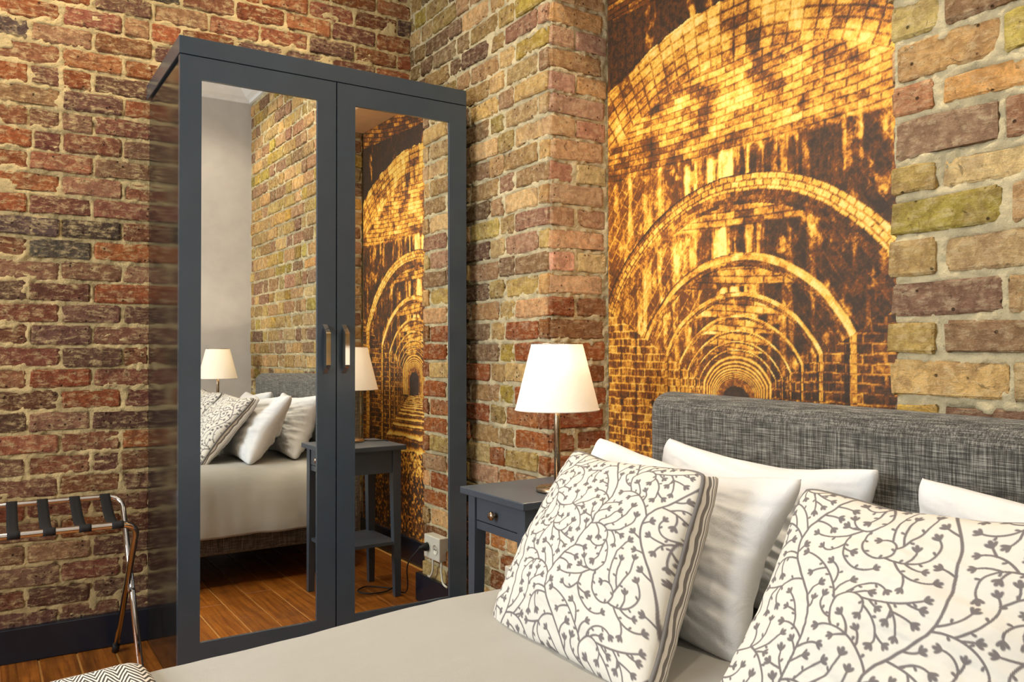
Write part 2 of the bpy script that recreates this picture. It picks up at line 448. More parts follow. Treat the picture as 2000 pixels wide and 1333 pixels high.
# ---- red brick wall behind the wardrobe (plane y = 0)
gA = .0718; rowsA = [(.8072 + gA * k, .8072 + gA * (k + 1)) for k in range(-11, 27)]
LA = .1885
bA = bond(-3.4, 0.0, rowsA, LA, gA, .0098, 3, 'stretcher', phase=(-1.2848 + 3.4 + LA / 2) % LA)
palA = [(160, 103, 76)] * 4 + [(140, 92, 73)] * 4 + [(174, 103, 66)] * 3 + [(123, 90, 75)] * 3 + [(184, 111, 69)] * 1 + [(165, 127, 94)] * 2 + [(102, 89, 80)] * 2 + [(151, 108, 87)] * 3
ugA = np.concatenate([np.arange(-3.4, -1.8, .03), np.arange(-1.8, .06, .0068)])
def colA(b):
    if b[2] > 1.85 and rng.random() < .35: return rng.choice([(176, 113, 75), (188, 149, 103), (167, 100, 64)])
    return None
wall_left = brick_wall('wall_left', (0, 0, 0), 0, ugA, np.arange(0, 2.74, .0068), bA, palA, m_brickA, m_mortA, 3, .9, 300, m_brickA_far,
    hide=lambda b: (b[0] > -1.0 and b[1] < -.09 and b[3] < 1.88) or b[3] < .11, colour=colA, order=lambda b: -b[1] if b[1] > -1.9 else 100 - b[1])
# ---- stock brick walls on the right (plane x = 0), the pier, the alcove and the wall past it
palB = [(214, 176, 116)] * 6 + [(204, 172, 104)] * 4 + [(190, 150, 112)] * 4 + [(208, 178, 88)] * 2 + [(176, 134, 104)] * 2 + [(160, 120, 96)] * 1 + [(222, 186, 128)] * 4
gB = .0722; rowsB = [(2.0471 + gB * (k - 1), 2.0471 + gB * k) for k in range(-28, 11)]
bB1 = bond(0.0, 1.000, rowsB, .201, gB, .0095, 5, 'flemish', 'right')
def colB1(b):
    z = (b[2] + b[3]) / 2; u = (b[0] + b[1]) / 2
    if z < 1.1 and rng.random() < .42: return rng.choice([(176, 103, 54), (165, 97, 57), (185, 119, 67)])
    if u < .55 and rng.random() < .6: return rng.choice([(158, 133, 97), (140, 110, 86), (167, 140, 90), (130, 103, 82)])  # darker bricks paint in the soft shadow beside the wardrobe
    return None
wall_pier = brick_wall('wall_pier', (0, 0, 0), -math.pi / 2, np.arange(-.06, .9985, .0066), np.arange(0, 2.74, .0068), bB1, palB, m_brickB, m_mortB, 5, .45, 300,
    hide=lambda b: (b[1] < .44 and b[3] < 1.9) or b[3] < .1, colour=colB1)
ALC, P_, Q_ = .2388, 1.0022, 2.1648
br = []
for i, (z0, z1) in enumerate(rowsB):
    if z0 < .1 or z0 > 2.72: continue
    if i % 2 == 0: sp = [(.006, .098), (.110, .231)]
    else: sp = [(.006, .220)]
    for a, b in sp: br.append((a + rng.uniform(-.003, .005), b + rng.uniform(-.006, .006), z0 + .005, z1 - .005))
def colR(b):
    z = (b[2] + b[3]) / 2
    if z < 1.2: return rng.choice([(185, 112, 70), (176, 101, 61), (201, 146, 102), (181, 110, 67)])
    if z < 1.75: return rng.choice([(245, 198, 152), (238, 186, 148), (250, 213, 162), (231, 177, 139)])  # lightest band: the lamp's upward glow put into the brick colour
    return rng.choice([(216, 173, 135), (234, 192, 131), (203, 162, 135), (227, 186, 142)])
wall_reveal = brick_wall('wall_reveal', (0, -P_, 0), 0, np.arange(.006, ALC + .03, .0068), np.arange(0, 2.74, .0068), br, palB, m_brickB, m_mortB, 8, .5, 300, colour=colR)
# measured courses beside the mural
zl = [1.6032, 1.5182, 1.4545, 1.3652, 1.2997, 1.2191, 1.1395, 1.0619, .989, .9059]
zl = [1.6032 + .0775 * k for k in range(13, 0, -1)] + zl + [.9059 - .0775 * k for k in range(1, 12)]
meas = {12: [2.166, 2.263, 2.278, 2.416], 13: [2.181, 2.377, 2.383, 2.46], 14: [2.171, 2.252, 2.271, 2.428], 15: [2.178, 2.372, 2.382, 2.46], 16: [2.168, 2.258, 2.269, 2.428], 17: [2.166, 2.376, 2.395, 2.468], 18: [2.161, 2.256, 2.273, 2.437], 19: [2.166, 2.376, 2.385, 2.46], 20: [2.158, 2.254, 2.273, 2.437], 21: [2.162, 2.383, 2.393, 2.468]}
mcol = {12: [(229, 212, 134), (195, 148, 114)], 13: [(232, 193, 125), (229, 201, 115)], 14: [(207, 156, 113), (238, 188, 117)], 15: [(187, 156, 125), (193, 146, 114)], 16: [(223, 200, 121), (240, 206, 138)],
        17: [(225, 202, 102), (223, 183, 132)], 18: [(229, 195, 139), (234, 198, 146)], 19: [(170, 129, 111), (217, 185, 124)], 20: [(215, 184, 117), (202, 161, 123)], 21: [(213, 183, 122), (199, 165, 123)]}
bB3 = []; colmap = {}
for i in range(len(zl) - 1):
    z1, z0 = zl[i], zl[i + 1]
    if z0 < .05 or z1 > 2.82: continue
    mm = meas.get(i)
    if mm is None:
        o_ = rng.uniform(-.006, .012)
        mm = [2.1648 + o_, 2.256, 2.270, 2.425] if i % 2 == 0 else [2.1648 + o_, 2.375, 2.387, 2.465]
    row = [(mm[0], mm[1]), (mm[2], mm[3])]
    x = mm[3] + .011; k = 0
    while x < 3.43:
        wd = (.195 if (k + i) % 2 == 0 else .092) * rng.uniform(.94, 1.06); row.append((x, min(x + wd, 3.445))); x += wd + .011; k += 1
    for k, (a, b) in enumerate(row):
        if b - a < .03: continue
        jt = rng.uniform(.0042, .0062); bb = (a, b, z0 + jt, z1 - jt + rng.uniform(-.001, .001)); bB3.append(bb)
        if k < 2 and i in mcol: colmap[bb] = mcol[i][k]
wall_right = brick_wall('wall_right', (0, 0, 0), -math.pi / 2, np.concatenate([np.arange(2.168, 2.8, .0058), np.arange(2.8, 3.50, .009)]), np.arange(0, 2.74, .0064), bB3, palB, m_brickB, m_mortB, 12, .35, 300,
    hide=lambda b: b[3] < .1, colour=lambda b: colmap.get(b), order=lambda b: b[0])
br2 = []
for i in range(len(zl) - 1):
    z1, z0 = zl[i], zl[i + 1]
    if z0 < .1 or z1 > 2.3: continue
    sp = [(-.231, -.122), (-.110, -.008)] if i % 2 else [(-.225, -.008)]
    for a, b in sp: br2.append((a, b, z0 + .006, z1 - .006))
wall_reveal2 = brick_wall('wall_reveal_far', (0, -Q_, 0), math.pi, np.arange(-ALC, -.006, .0082), np.arange(0, 2.3, .0082), br2, palB, m_brickB, m_mortB, 15, .4, 300)
AT = 2.182
rl = [(AT + .0775 * k, AT + .0775 * (k + 1)) for k in range(7)]
wall_lintel = brick_wall('wall_lintel', (0, 0, 0), -math.pi / 2, np.arange(P_ + .004, Q_ - .002, .012), np.arange(AT, 2.74, .012), bond(P_ + .004, Q_ - .004, rl, .22, .08, .011, 17, 'flemish'), palB, m_brickB, m_mortB, 17, .3, 300)
struct(box('wall_alcove', ALC + .004, ALC + .12, -P_ + .1, -Q_ - .1, 0, RZ1, m_mortB, bevel=0))
struct(box('trim_1', .03, ALC, -P_, -Q_, AT, AT + .05, m_plaster, bevel=.004), 'tan plastered soffit over the alcove')

# ------------------------------------------------------------------ plain shell: rear wall, window wall, ceiling, cornice, floor
struct(box('wall_rear', RX0, .3, RY0 - .1, RY0, 0, RZ1, m_grey, bevel=0))
bm = bmesh.new(); wy0, wy1, wz0, wz1 = -2.5, -1.0, .75, 2.25
add_box(bm, RX0 - .2, RX0, RY0 - .1, wy0, 0, RZ1); add_box(bm, RX0 - .2, RX0, wy1, .1, 0, RZ1)
add_box(bm, RX0 - .2, RX0, wy0, wy1, 0, wz0); add_box(bm, RX0 - .2, RX0, wy0, wy1, wz1, RZ1)
struct(link('wall_front', bm_mesh('wall_front', bm), m_grey))
bm = bmesh.new()
for a in ((wy0, wy0 + .06, wz0, wz1), (wy1 - .06, wy1, wz0, wz1), (wy0, wy1, wz0, wz0 + .06), (wy0, wy1, wz1 - .06, wz1), (wy0, wy1, 1.48, 1.53)):
    add_box(bm, RX0 - .13, RX0 - .08, a[0], a[1], a[2], a[3], .003)
win = struct(link('window_1', bm_mesh('window_1', bm), m_white), 'white sash window')
for z0, z1 in ((wz0 + .06, 1.48), (1.53, wz1 - .06)): box('pane', RX0 - .107, RX0 - .103, wy0 + .06, wy1 - .06, z0, z1, m_pane, win, bevel=0)
ceil = struct(box('ceiling', RX0 - .2, .35, RY0 - .1, .1, RZ1, RZ1 + .1, m_white, bevel=0))
bm = bmesh.new()
prof = [(0, 0), (.018, .0), (.022, .018), (.05, .03), (.085, .062), (.10, .09), (.13, .094), (.13, .11), (0, .11)]
z0 = RZ1 - .11
ring = [((RX0 + a, RY0 + a), (0 - a, RY0 + a), (0 - a, 0 - a), (RX0 + a, 0 - a)) for a, _ in prof]
vv = [[bm.verts.new((p[0], p[1], z0 + prof[i][1])) for p in rr] for i, rr in enumerate(ring)]
for i in range(len(prof) - 1):
    for k in range(4): bm.faces.new((vv[i][k], vv[i][(k + 1) % 4], vv[i + 1][(k + 1) % 4], vv[i + 1][k]))
bmesh.ops.recalc_face_normals(bm, faces=bm.faces[:])
struct(link('trim_2', bm_mesh('trim_2', bm), m_white), 'white plaster cornice')
floor = struct(box('floor', RX0 - .2, .35, RY0 - .1, .1, -.08, -.004, m_grout, bevel=0))
bw = .1105; x = -.35 + bw * 5; r_ = random.Random(5)
xs_ = []
while x > RX0 - bw: xs_.append(x); x -= bw
plank_me = None
for x in xs_:
    y = .0; 
    cuts = [0.02, -r_.uniform(.5, 1.5), -r_.uniform(2.0, 2.9), RY0]
    for a, b in zip(cuts, cuts[1:]):
        bm = bmesh.new(); add_box(bm, x - bw + .0032, x - .0032, b + .0015, a - .0015, -.02, r_.uniform(-.0012, .0008), .0016, 1)
        link('plank', bm_mesh('plank', bm), m_plank, floor)
# baseboards
def base(name, pts, h=.1122):
    bm = bmesh.new()
    for (x0, x1, y0, y1) in pts: add_box(bm, x0, x1, y0, y1, 0.0, h, .004, 2)
    return struct(link(name, bm_mesh(name, bm), m_skirt))
base('baseboard_left', [(RX0, -.001, -.022, .02)])
base('baseboard_pier', [(-.022, .02, -P_ - .02, -.57)])
base('baseboard_alcove', [(ALC - .018, ALC + .01, -Q_, -P_ - .02), (.02, ALC, -P_ - .022, -P_ + .005)])
base('baseboard_right', [(-.022, .02, -3.45, -Q_)])
base('baseboard_rear', [(RX0, 0, RY0 - .01, RY0 + .018)])

# ------------------------------------------------------------------ printed mural in the alcove
def mural_colors(u,v):
    def C(*c):return np.array(c,float)/255
    gold=C(250,194,74);pale=C(255,226,136);orange=C(214,140,44);rust=C(146,80,30);brown=C(104,66,32);dark=C(70,50,32);black=C(52,40,28)
    shp=u.shape
    n1=fbm(u*9,v*9,1);n2=fbm(u*26,v*26,2);n3=fbm(u*90,v*90,3,3);streak=fbm(u*42,v*4.5,4);streak2=fbm(u*16+n1,v*2.5,5);grain=vnoise(u*330,v*330,6)
    q=np.hypot(u,v)/1.125
    arch=(q>np.abs(u))&(v>0)
    r=np.where(arch,q,np.abs(u));r=np.maximum(r,.02)
    t=1.136/r;ang=np.arctan2(u,np.maximum(v,1e-4))
    k=np.floor(t+.06);fr=t+.06-k        # fr in ring when <.16
    rk=1.136/np.maximum(k,1)
    def mix(a,b,m):m=np.clip(m,0,1)[...,None];return a*(1-m)+b*m
    def ramp(x):   # tone 0..1 -> colour
        xs=[0,.22,.42,.58,.76,1.0];cs=np.array([black,dark,rust*.85,orange,gold,pale])
        return np.stack([np.interp(x,xs,cs[:,i]) for i in range(3)],-1)
    def bricks(a,b,w,h,j=.12,seed=11,bond=.5):
        row=np.floor(b/h);fb=b/h-row
        aa=a/w+np.mod(row,2)*bond;col=np.floor(aa);fa=aa-col
        rnd=_hash(col.astype(np.int64),row.astype(np.int64),seed)
        joint=np.minimum(np.minimum(fa,1-fa)*w,np.minimum(fb,1-fb)*h)
        return rnd,joint
    tone=np.full(shp,.3)
    left=sstep(.15,-.35,u)
    # --- bay faces (between ring k and ring k+1)
    vs=v/rk; us=u/rk
    bayt=.16+.30*sstep(.45,.75,streak)+.20*(n2-.4)
    bayt+= .55*np.exp(-(us+.02)**2/.03)*sstep(.35,.62,streak)*sstep(.3,.7,vs)
    bayt+= .34*sstep(.58,.8,fbm(u*30+5,v*16,21))*np.ones(shp)
    bayt+= left*.20
    rnd,jt=bricks(ang*rk*1.2+t*.02,r*1.0,.075*np.ones(shp),.022)
    bayt+= (rnd-.5)*.10
    # upper bay: horizontal gold brick
    up=sstep(-.01,.01,vs-np.where(k<2,.643,.90)-.012*(n2-.5)*4)*(vs>.3)
    rn,jn=bricks(u/(1-.08*u),v-.06*u*u-.20*u*(v-.73),.068,.0205,seed=31)
    upt=.62+.28*(rn-.5)+.85*(n1-.50)+.55*(n2-.5)
    upt-= .35*sstep(.55,.8,n1)*sstep(-.1,.35,u)
    upt=np.where(jn<.0032,upt-.22*sstep(.0032,.001,jn),upt)
    face=bayt*(1-up)+upt*up
    # diagonal vault brick joints on dark faces
    sgn=np.where(u>0,1,-1)
    d1=u*sgn*.8+v*.6;d2=-u*sgn*.6+v*.8
    rn2,jd=bricks(d2,d1,.075,.034,seed=41)
    dj=sstep(.003,.0012,jd)*sstep(.2,.42,np.abs(u)/rk)*(k<=3)
    face=face+(rn2-.5)*.16*(1-up)*(k<=3)+np.where(left>.5,.16,.10)*dj*(1-up)
    # vertical courses near crown on the dark faces
    vj=np.abs(np.mod(u/.034+.2*n1,1)-.5)*.034
    face=face+.10*sstep(.0025,.001,vj)*(1-up)*sstep(.42,.2,np.abs(u)/rk)*(k<=2)
    tone=face
    # --- soffit just inside each ring, shaded
    sof=(fr>=.16)&(fr<.30)&(k>=2)
    rs,js=bricks(ang*rk,(t-k),.03,.05,seed=51)
    soft=.34+.3*(rs-.5)+.4*(n1-.5)+.2*left+.25*(streak-.5)
    tone=np.where(sof,soft-.1*(js<.0025),tone)
    # --- rings
    ring=(fr<.16)&(k>=2)
    rr,jr=bricks(ang*rk,r-rk,.026,.0165*np.minimum(1,2.2/np.maximum(k,1)),seed=61)
    ringt=.70+.25*(rr-.5)+.35*(n2-.5)+.12*sstep(-.1,.3,u)
    ringt-= .22*sstep(.3,.85,fr/.16)*0
    ringt-= np.where((k<=2)&(jr<.0022),.25,0)
    ringt-= .45*sstep(.02,-.25,u)*sstep(.45,0.,fr/.16)*(k<=3)
    edge=np.minimum(fr,np.abs(.16-fr));ringt-=.28*sstep(.018,.0,edge)
    tone=np.where(ring,ringt,tone)
    # --- outermost arch
    o=r>.885
    rb,jb=bricks(ang*1.0,r,.045,.026,seed=71,bond=.0)
    outt=.70+.20*(rb-.5)+.75*(n1-.5)+.5*(n2-.5)
    outt=np.where(jb<.003,outt-.2,outt)
    outt-=.22*sstep(.905,.885,r)*0
    tone=np.where(o,outt,tone)
    o2=r>1.045+.02*(n2-.5)
    tk=.13+.62*sstep(.60,.78,streak2)*sstep(.3,.6,n2)+.12*(n2-.5)
    vj2=np.abs(np.mod(u/.042+v*.6,1)-.5)*.042
    tk=tk-.07*(vj2<.003)+.06*left
    tone=np.where(o2,tk,tone)
    o3=(v>1.27+.03*np.abs(u))
    tone=np.where(o3,.42+.3*(n2-.5)+.3*(rn-.5)-.2*(jn<.003),tone)
    # --- piers below the springing
    pier=(~arch)
    r3,j3=bricks(u*1.0+.3*(t-k),v,.052,.0245,seed=81)
    pt=.30+.30*(r3-.5)+.35*(n2-.5)+.22*left
    pt=np.where(j3<.0026,pt+.20,pt)
    pr=fr<.17
    pt2=.62+.3*(n2-.5)-.16*(j3<.002)
    dk=(fr>=.17)&(fr<.3)
    pt=np.where(dk,pt-.17,pt)
    ptf=np.where(pr&(k>=2),pt2,pt)
    ptf=np.where((np.abs(fr-.17)<.02)&(k>=2),ptf-.3,ptf)
    ptf=np.where(u<-.34,.44+.34*(r3-.5)+.3*(n2-.5)+np.where(j3<.0026,.22,0)-.2*((np.abs(u+.425)<.006)|(np.abs(u+.50)<.004)),ptf)
    tone=np.where(pier,ptf,tone)
    # --- far end
    far=k>=9
    tone=np.where(far&(v>-.06),.55+.25*np.sin(t*6.28)*(k<17)-.15*sstep(12,20,t),tone)
    # --- ground
    fl=(v<-.84*np.abs(u)-.008)
    s=1/np.maximum(-v,.03)
    sl=np.mod(s*1.15+.10*(fbm(u*7,s*2,91)-.5)*3,1)
    ft=.60+.35*(n2-.5)+.28*np.sin(sl*6.28)-.35*(sl<.16)
    ft=ft-.15*(fbm(u*10,v*50,92)-.4)
    grav=.50+1.1*(n3-.5)+.3*(n2-.5)
    ft=np.where(v<-.345+.03*(n1-.5),grav,ft)
    lo=v<-.455+.05*(n1-.5)
    ft=np.where(lo,.30+.9*(n3-.5)+.25*(n2-.5),ft)
    tone=np.where(fl,ft,tone)
    door=(np.abs(u)<.05)&(v>-.062)&(np.hypot(u,np.maximum(v,0))<.055)
    tone=np.where(door,.05+.12*sstep(.04,.05,np.abs(u)),tone)
    tone=tone+.22*(grain-.5)+.34*(n3-.5)+.02
    col=ramp(np.clip(tone,0,1))
    # redder shade on the left haunch
    red=sstep(.0,-.3,u)*sstep(.62,.3,tone)*.35
    col=mix(col,rust*.9,red*(tone>.2))
    return np.clip(col,0,1)
NY, NZ = 440, 800
yy = np.linspace(-P_ - .004, -Q_ + .004, NY); zz = np.linspace(.10, AT, NZ)
Yg, Zg = np.meshgrid(yy, zz)
wu = .006 * (fbm(Yg * 12, Zg * 12, 201, 2) - .5); wv = .006 * (fbm(Yg * 12, Zg * 12, 202, 2) - .5)
Pm = np.stack([np.full(Yg.shape, ALC - .002), Yg, Zg], -1)
mural = link('wall_mural', grid_mesh('wall_mural', Pm, uv=False, colors=mural_colors((-Yg - 1.552) / .965 + wu, (Zg - .852) / .965 + wv), smooth=False, flip=True), m_mural)
tag(mural, 'golden brown photo wallpaper of receding brick viaduct arches in alcove behind the bed', 'wall mural')

# ------------------------------------------------------------------ wardrobe
WL, WR, WF = -1.0209, -.0537, -.5716
wd = thing('wardrobe', (WL, WF, 0), 'tall dark navy two door wardrobe with mirrored doors against brick wall', 'wardrobe')
bm = bmesh.new(); yb, yf = -.028, WF + .024
add_box(bm, WL + .006, WL + .026, yf, yb, .0, 1.875, .001, 1); add_box(bm, WR - .026, WR - .004, yf, yb, .0, 1.875, .001, 1)
add_box(bm, WL + .026, WR - .026, yb - .006, yb, .0, 1.875); add_box(bm, WL + .026, WR - .026, yf, yb - .006, .08, .098); add_box(bm, WL + .026, WR - .026, yf, yb - .006, 1.857, 1.875)
add_box(bm, (WL + WR) / 2 - .01, (WL + WR) / 2 + .01, yf + .01, yb - .006, .098, 1.857)
link('carcass', bm_mesh('carcass', bm), m_navy_side, wd)
box('plinth', WL + .03, WR - .03, WF + .04, WF + .06, .002, .08, m_navy, wd)
tp = box('top', WL - .002, WR + .001, WF, yb + .010, 1.8822, 1.935, m_navy, wd, bevel=.0015)
box('shadow_gap_strip', WL + .018, WR - .018, WF + .03, yb, 1.8745, 1.8827, m_rubber, wd, bevel=0)  # black strip stands in for the shadow gap below the top slab
def door(x0, x1, mx0, mx1, hx):
    bm = bmesh.new(); z0, z1, mz0, mz1, t = .03, 1.8790, .1421, 1.8123, .022
    for a in ((x0, mx0, z0, z1), (mx1, x1, z0, z1), (mx0, mx1, z0, mz0), (mx0, mx1, mz1, z1)): add_box(bm, a[0], a[1], WF, WF + t, a[2], a[3])
    bmesh.ops.remove_doubles(bm, verts=bm.verts[:], dist=1e-5)
    bm.faces.ensure_lookup_table()
    # drop the doubled inner faces left between the joined stiles and rails
    seen = {}
    for f in list(bm.faces):
        key = tuple(sorted(v.index for v in f.verts)); seen.setdefault(key, []).append(f)
    d = link('door', bm_mesh('door', bm), m_navy, wd)
    box('mirror', mx0 - .004, mx1 + .004, WF + .006, WF + .012, mz0 - .004, mz1 + .004, m_mirror, d, bevel=0)
    # bow handle of flat bar with slanted ends
    pf = [(0, 1.090), (-.030, 1.064), (-.032, 1.060), (-.032, .959), (-.030, .955), (0, .931)]
    pi = [(0, 1.080), (-.024, 1.058), (-.025, 1.056), (-.025, .963), (-.024, .961), (0, .941)]
    bm = bmesh.new(); hw = .0075; A = []
    for (oy, oz), (iy, iz) in zip(pf, pi): A.append([bm.verts.new((hx + s * hw, WF + y, z)) for s in (-1, 1) for y, z in ((oy, oz), (iy, iz))])
    for a, b in zip(A, A[1:]):
        for i, j in ((0, 2), (2, 3), (3, 1), (1, 0)): bm.faces.new((a[i], a[j], b[j], b[i]))
    for e in (A[0], A[-1]): bm.faces.new((e[0], e[2], e[3], e[1]))
    bmesh.ops.recalc_face_normals(bm, faces=bm.faces[:])
    link('handle', bm_mesh('handle', bm), m_chrome, d)['label'] = 'chrome bow handle'
door(WL, -.5405, WL + .0614, WL + .4178, -.577); door(-.5365, WR, WL + .5467, WL + .8994, -.513)
wd.rotation_euler = (0, 0, .0048)

# ------------------------------------------------------------------ bed
BY0, BY1 = -1.575, -2.97
bed = thing('bed', (-1.05, (BY0 + BY1) / 2, 0), 'double bed with grey heather fabric headboard and upholstered base', 'bed')
bm = bmesh.new(); add_box(bm, -.118, -.012, BY1, BY0, .14, .902, .048, 7)
for v in bm.verts: v.co.z -= .020 * (BY0 - v.co.y) * v.co.z
hb = link('headboard', bm_mesh('headboard', bm, True), m_heather, bed)
bm = bmesh.new(); add_box(bm, -2.06, -.11, BY1 + .02, BY0 - .02, .145, .275, .015, 3)
link('base', bm_mesh('base', bm, True), m_heather, bed)
bm = bmesh.new(); add_box(bm, -2.03, -.13, BY1 + .05, BY0 - .05, .275, .44, .04, 4)
link('mattress', bm_mesh('mattress', bm, True), m_sheet, bed)
for lx in (-1.98, -.2):
    for ly in (BY0 - .09, BY1 + .09): lathe('leg', [(0, .001), (.02, .001), (.026, .146), (0, .146)], (lx, ly), m_rubber, bed, 16)
# white cover hanging over the sides
def section(n):
    pts = [(-.016, .232), (-.016, .27), (-.013, .31), (-.009, .35), (-.004, .385), (.004, .414), (.016, .436), (.033, .454), (.055, .468), (.085, .480), (.13, .488), (.2, .498), (.3, .498)]
    pts = [(-.016, .226), (-.016, .27), (-.013, .32), (-.009, .365), (-.003, .405), (.006, .436), (.018, .458), (.034, .474), (.055, .485), (.085, .493), (.13, .497), (.2, .498), (.3, .498)]
    half = [(BY0 - s, z) for s, z in pts]; far = [(BY1 + s, z) for s, z in pts][::-1]
    mid = [(BY0 - .3 - k * (BY0 - BY1 - .6) / 8, .498) for k in range(1, 8)]
    q = np.array(half + mid + far); d = np.r_[0, np.cumsum(np.hypot(*np.diff(q, axis=0).T))]
    t = np.linspace(0, d[-1], n); return np.interp(t, d, q[:, 0]), np.interp(t, d, q[:, 1]), t
def drape(x0, x1, nx, ny, off, footdrop, seed, amp):
    ys, zs, tt = section(ny); xs = np.linspace(x0, x1, nx)
    X_, _ = np.meshgrid(xs, tt); Y_ = np.repeat(ys[:, None], nx, 1); Z_ = np.repeat(zs[:, None], nx, 1)
    side = np.clip((.47 - Z_) / .22, 0, 1); out = np.where(Y_ > (BY0 + BY1) / 2, 1, -1)
    fold = fbm(X_ * 7 + 3, Z_ * 1.2 + seed, seed, 3) - .5
    Y_ = Y_ + out * side * (fold * .055 + .006)
    Z_ = Z_ + (1 - side) * amp * (fbm(X_ * 5, Y_ * 7, seed + 4, 4) - .5) + side * .02 * (fbm(X_ * 3, Y_ * 0 + 1, seed + 9, 3) - .5)
    if footdrop:
        g = np.clip((-1.93 - X_) / .13, 0, 1); X2 = np.where(X_ < -1.93, -1.93 - .115 * np.sin(np.clip(g, 0, 1) * 1.57), X_)
        fz = np.where(X_ < -1.93, .498 - .26 * g ** 2.2, .498)
        Z_ = np.maximum(.226, .498 - ((np.maximum(.498 - Z_, 0)) ** 3 + (np.maximum(.498 - fz, 0)) ** 3) ** (1 / 3) + (np.maximum(Z_ - .498, 0))); X_ = X2
    Z_ = np.maximum(Z_ - .028 * np.clip((-.72 - X_) / .5, 0, 1.4) * (1 - side * .6), .222)
    N = np.zeros(X_.shape + (3,)); N[..., 2] = 1 - side; N[..., 1] = out * side
    return np.stack([X_, Y_, Z_], -1) + N * off
cov = link('bed_cover', grid_mesh('bed_cover', drape(-.125, -2.06, 170, 190, .004, True, 31, .010), flip=True), m_sheet)
so = cov.modifiers.new('thickness', 'SOLIDIFY'); so.thickness = .004; so.offset = -1
tag(cov, 'smooth white cotton bed cover spread over the mattress', 'bed cover')
T = drape(-1.280, -1.93, 70, 190, .020, False, 31, .010)
ed = np.clip((-1.280 - T[..., 0]) / .022, 0, 1); T[..., 2] -= .015 * (1 - np.sqrt(1 - (1 - ed) ** 2))
T[..., 2] += .006 * (fbm(T[..., 0] * 9, T[..., 1] * 9, 77, 3) - .5)
thr = link('throw_blanket', grid_mesh('throw_blanket', T, flip=True), m_throw)
so = thr.modifiers.new('thickness', 'SOLIDIFY'); so.thickness = .012; so.offset = -1
tag(thr, 'black and cream zigzag knitted throw across the foot of the bed', 'throw blanket')

# ------------------------------------------------------------------ pillows and cushions
def pillow_grid(c, thick, n, side, seed, wr, sag=.03, bulge_pow=.42, over=0.0):
    """c = near top, far top, far bottom, near bottom. side +1 is the face towards the foot of the bed"""
    tl, tr, brr, bl = [np.array(p, float) for p in c]
    s = np.linspace(0, 1, n)
    S, T_ = np.meshgrid(s, s)
    si, ti = np.sin(np.pi * S), np.sin(np.pi * T_)
    a_, b_ = 2 * S - 1, 2 * T_ - 1; kr = .16 * np.abs(a_ * b_) ** 6
    S0, T0 = S, T_; S, T_ = .5 + .5 * a_ * (1 - kr * .5), .5 + .5 * b_ * (1 - kr * .5)
    P = (tl * ((1 - S) * (1 - T_))[..., None] + tr * (S * (1 - T_))[..., None] + brr * (S * T_)[..., None] + bl * ((1 - S) * T_)[..., None])
    ex = (tr - tl); ex /= np.linalg.norm(ex); ez = (tl - bl); ez /= np.linalg.norm(ez)
    nrm = np.cross(ez, ex); nrm /= np.linalg.norm(nrm)
    if nrm[0] > 0: nrm = -nrm
    # edges pull in between the corners
    P = P - ez * (sag * (si ** .8) * (1 - T_) ** 2)[..., None] + ez * (sag * .6 * (si ** .8) * T_ ** 2)[..., None]
    P = P + ex * (sag * (ti ** .8) * (1 - S) ** 2)[..., None] - ex * (sag * (ti ** .8) * S ** 2)[..., None]
    if over:
        dS = np.minimum(S0, 1 - S0); dT = np.minimum(T0, 1 - T0); g = np.minimum(dS, dT) / .055; wv_ = g * np.exp(1 - g) * over
        P = P + ex * (wv_ * np.clip(a_ * 1.6, -1, 1))[..., None] - ez * (wv_ * np.clip(b_ * 1.6, -1, 1))[..., None]
    prof = (si * ti) ** bulge_pow
    f = fbm(S * 5 + seed, T_ * 5, seed, 4) - .5; f2 = fbm(S * 3.2 + T_ * 5, T_ * 13 - S * 4, seed + 7, 3) - .5
    edge = np.clip(1 - np.minimum(np.minimum(S, 1 - S), np.minimum(T_, 1 - T_)) / .16, 0, 1)
    pk = (np.sin(S * 55 + 6 * f) * np.where(np.minimum(T_, 1 - T_) < np.minimum(S, 1 - S), 1, 0) + np.sin(T_ * 55 + 6 * f) * np.where(np.minimum(T_, 1 - T_) >= np.minimum(S, 1 - S), 1, 0)) * edge * prof
    h = thick * prof * (1 + .10 * f) + wr * (f * .8 + f2) * prof + wr * .12 * pk
    P = P + nrm * (side * h)[..., None]
    P = P + nrm * ((fbm(S * 2, T_ * 2, 400 + seed, 2) - .5) * .03 * (1 - prof))[..., None] + ez * ((fbm(S * 3 + 9, T_ * 3, 420 + seed, 2) - .5) * .018 * (1 - T_))[..., None]
    return P
def closed_pillow(name, c, thick, n, seed, wr, mat, **k):
    A = pillow_grid(c, thick, n, 1, seed, wr, **k); B = pillow_grid(c, thick, n, -1, seed, wr, **k)
    me1 = grid_mesh('a', A, flip=True); me2 = grid_mesh('b', B)
    bm = bmesh.new(); bm.from_mesh(me1); bm.from_mesh(me2); bmesh.ops.remove_doubles(bm, verts=bm.verts[:], dist=.0004)
    bmesh.ops.recalc_face_normals(bm, faces=bm.faces[:])
    o = link(name, bm_mesh(name, bm, True), mat); bpy.data.meshes.remove(me1); bpy.data.meshes.remove(me2); return o
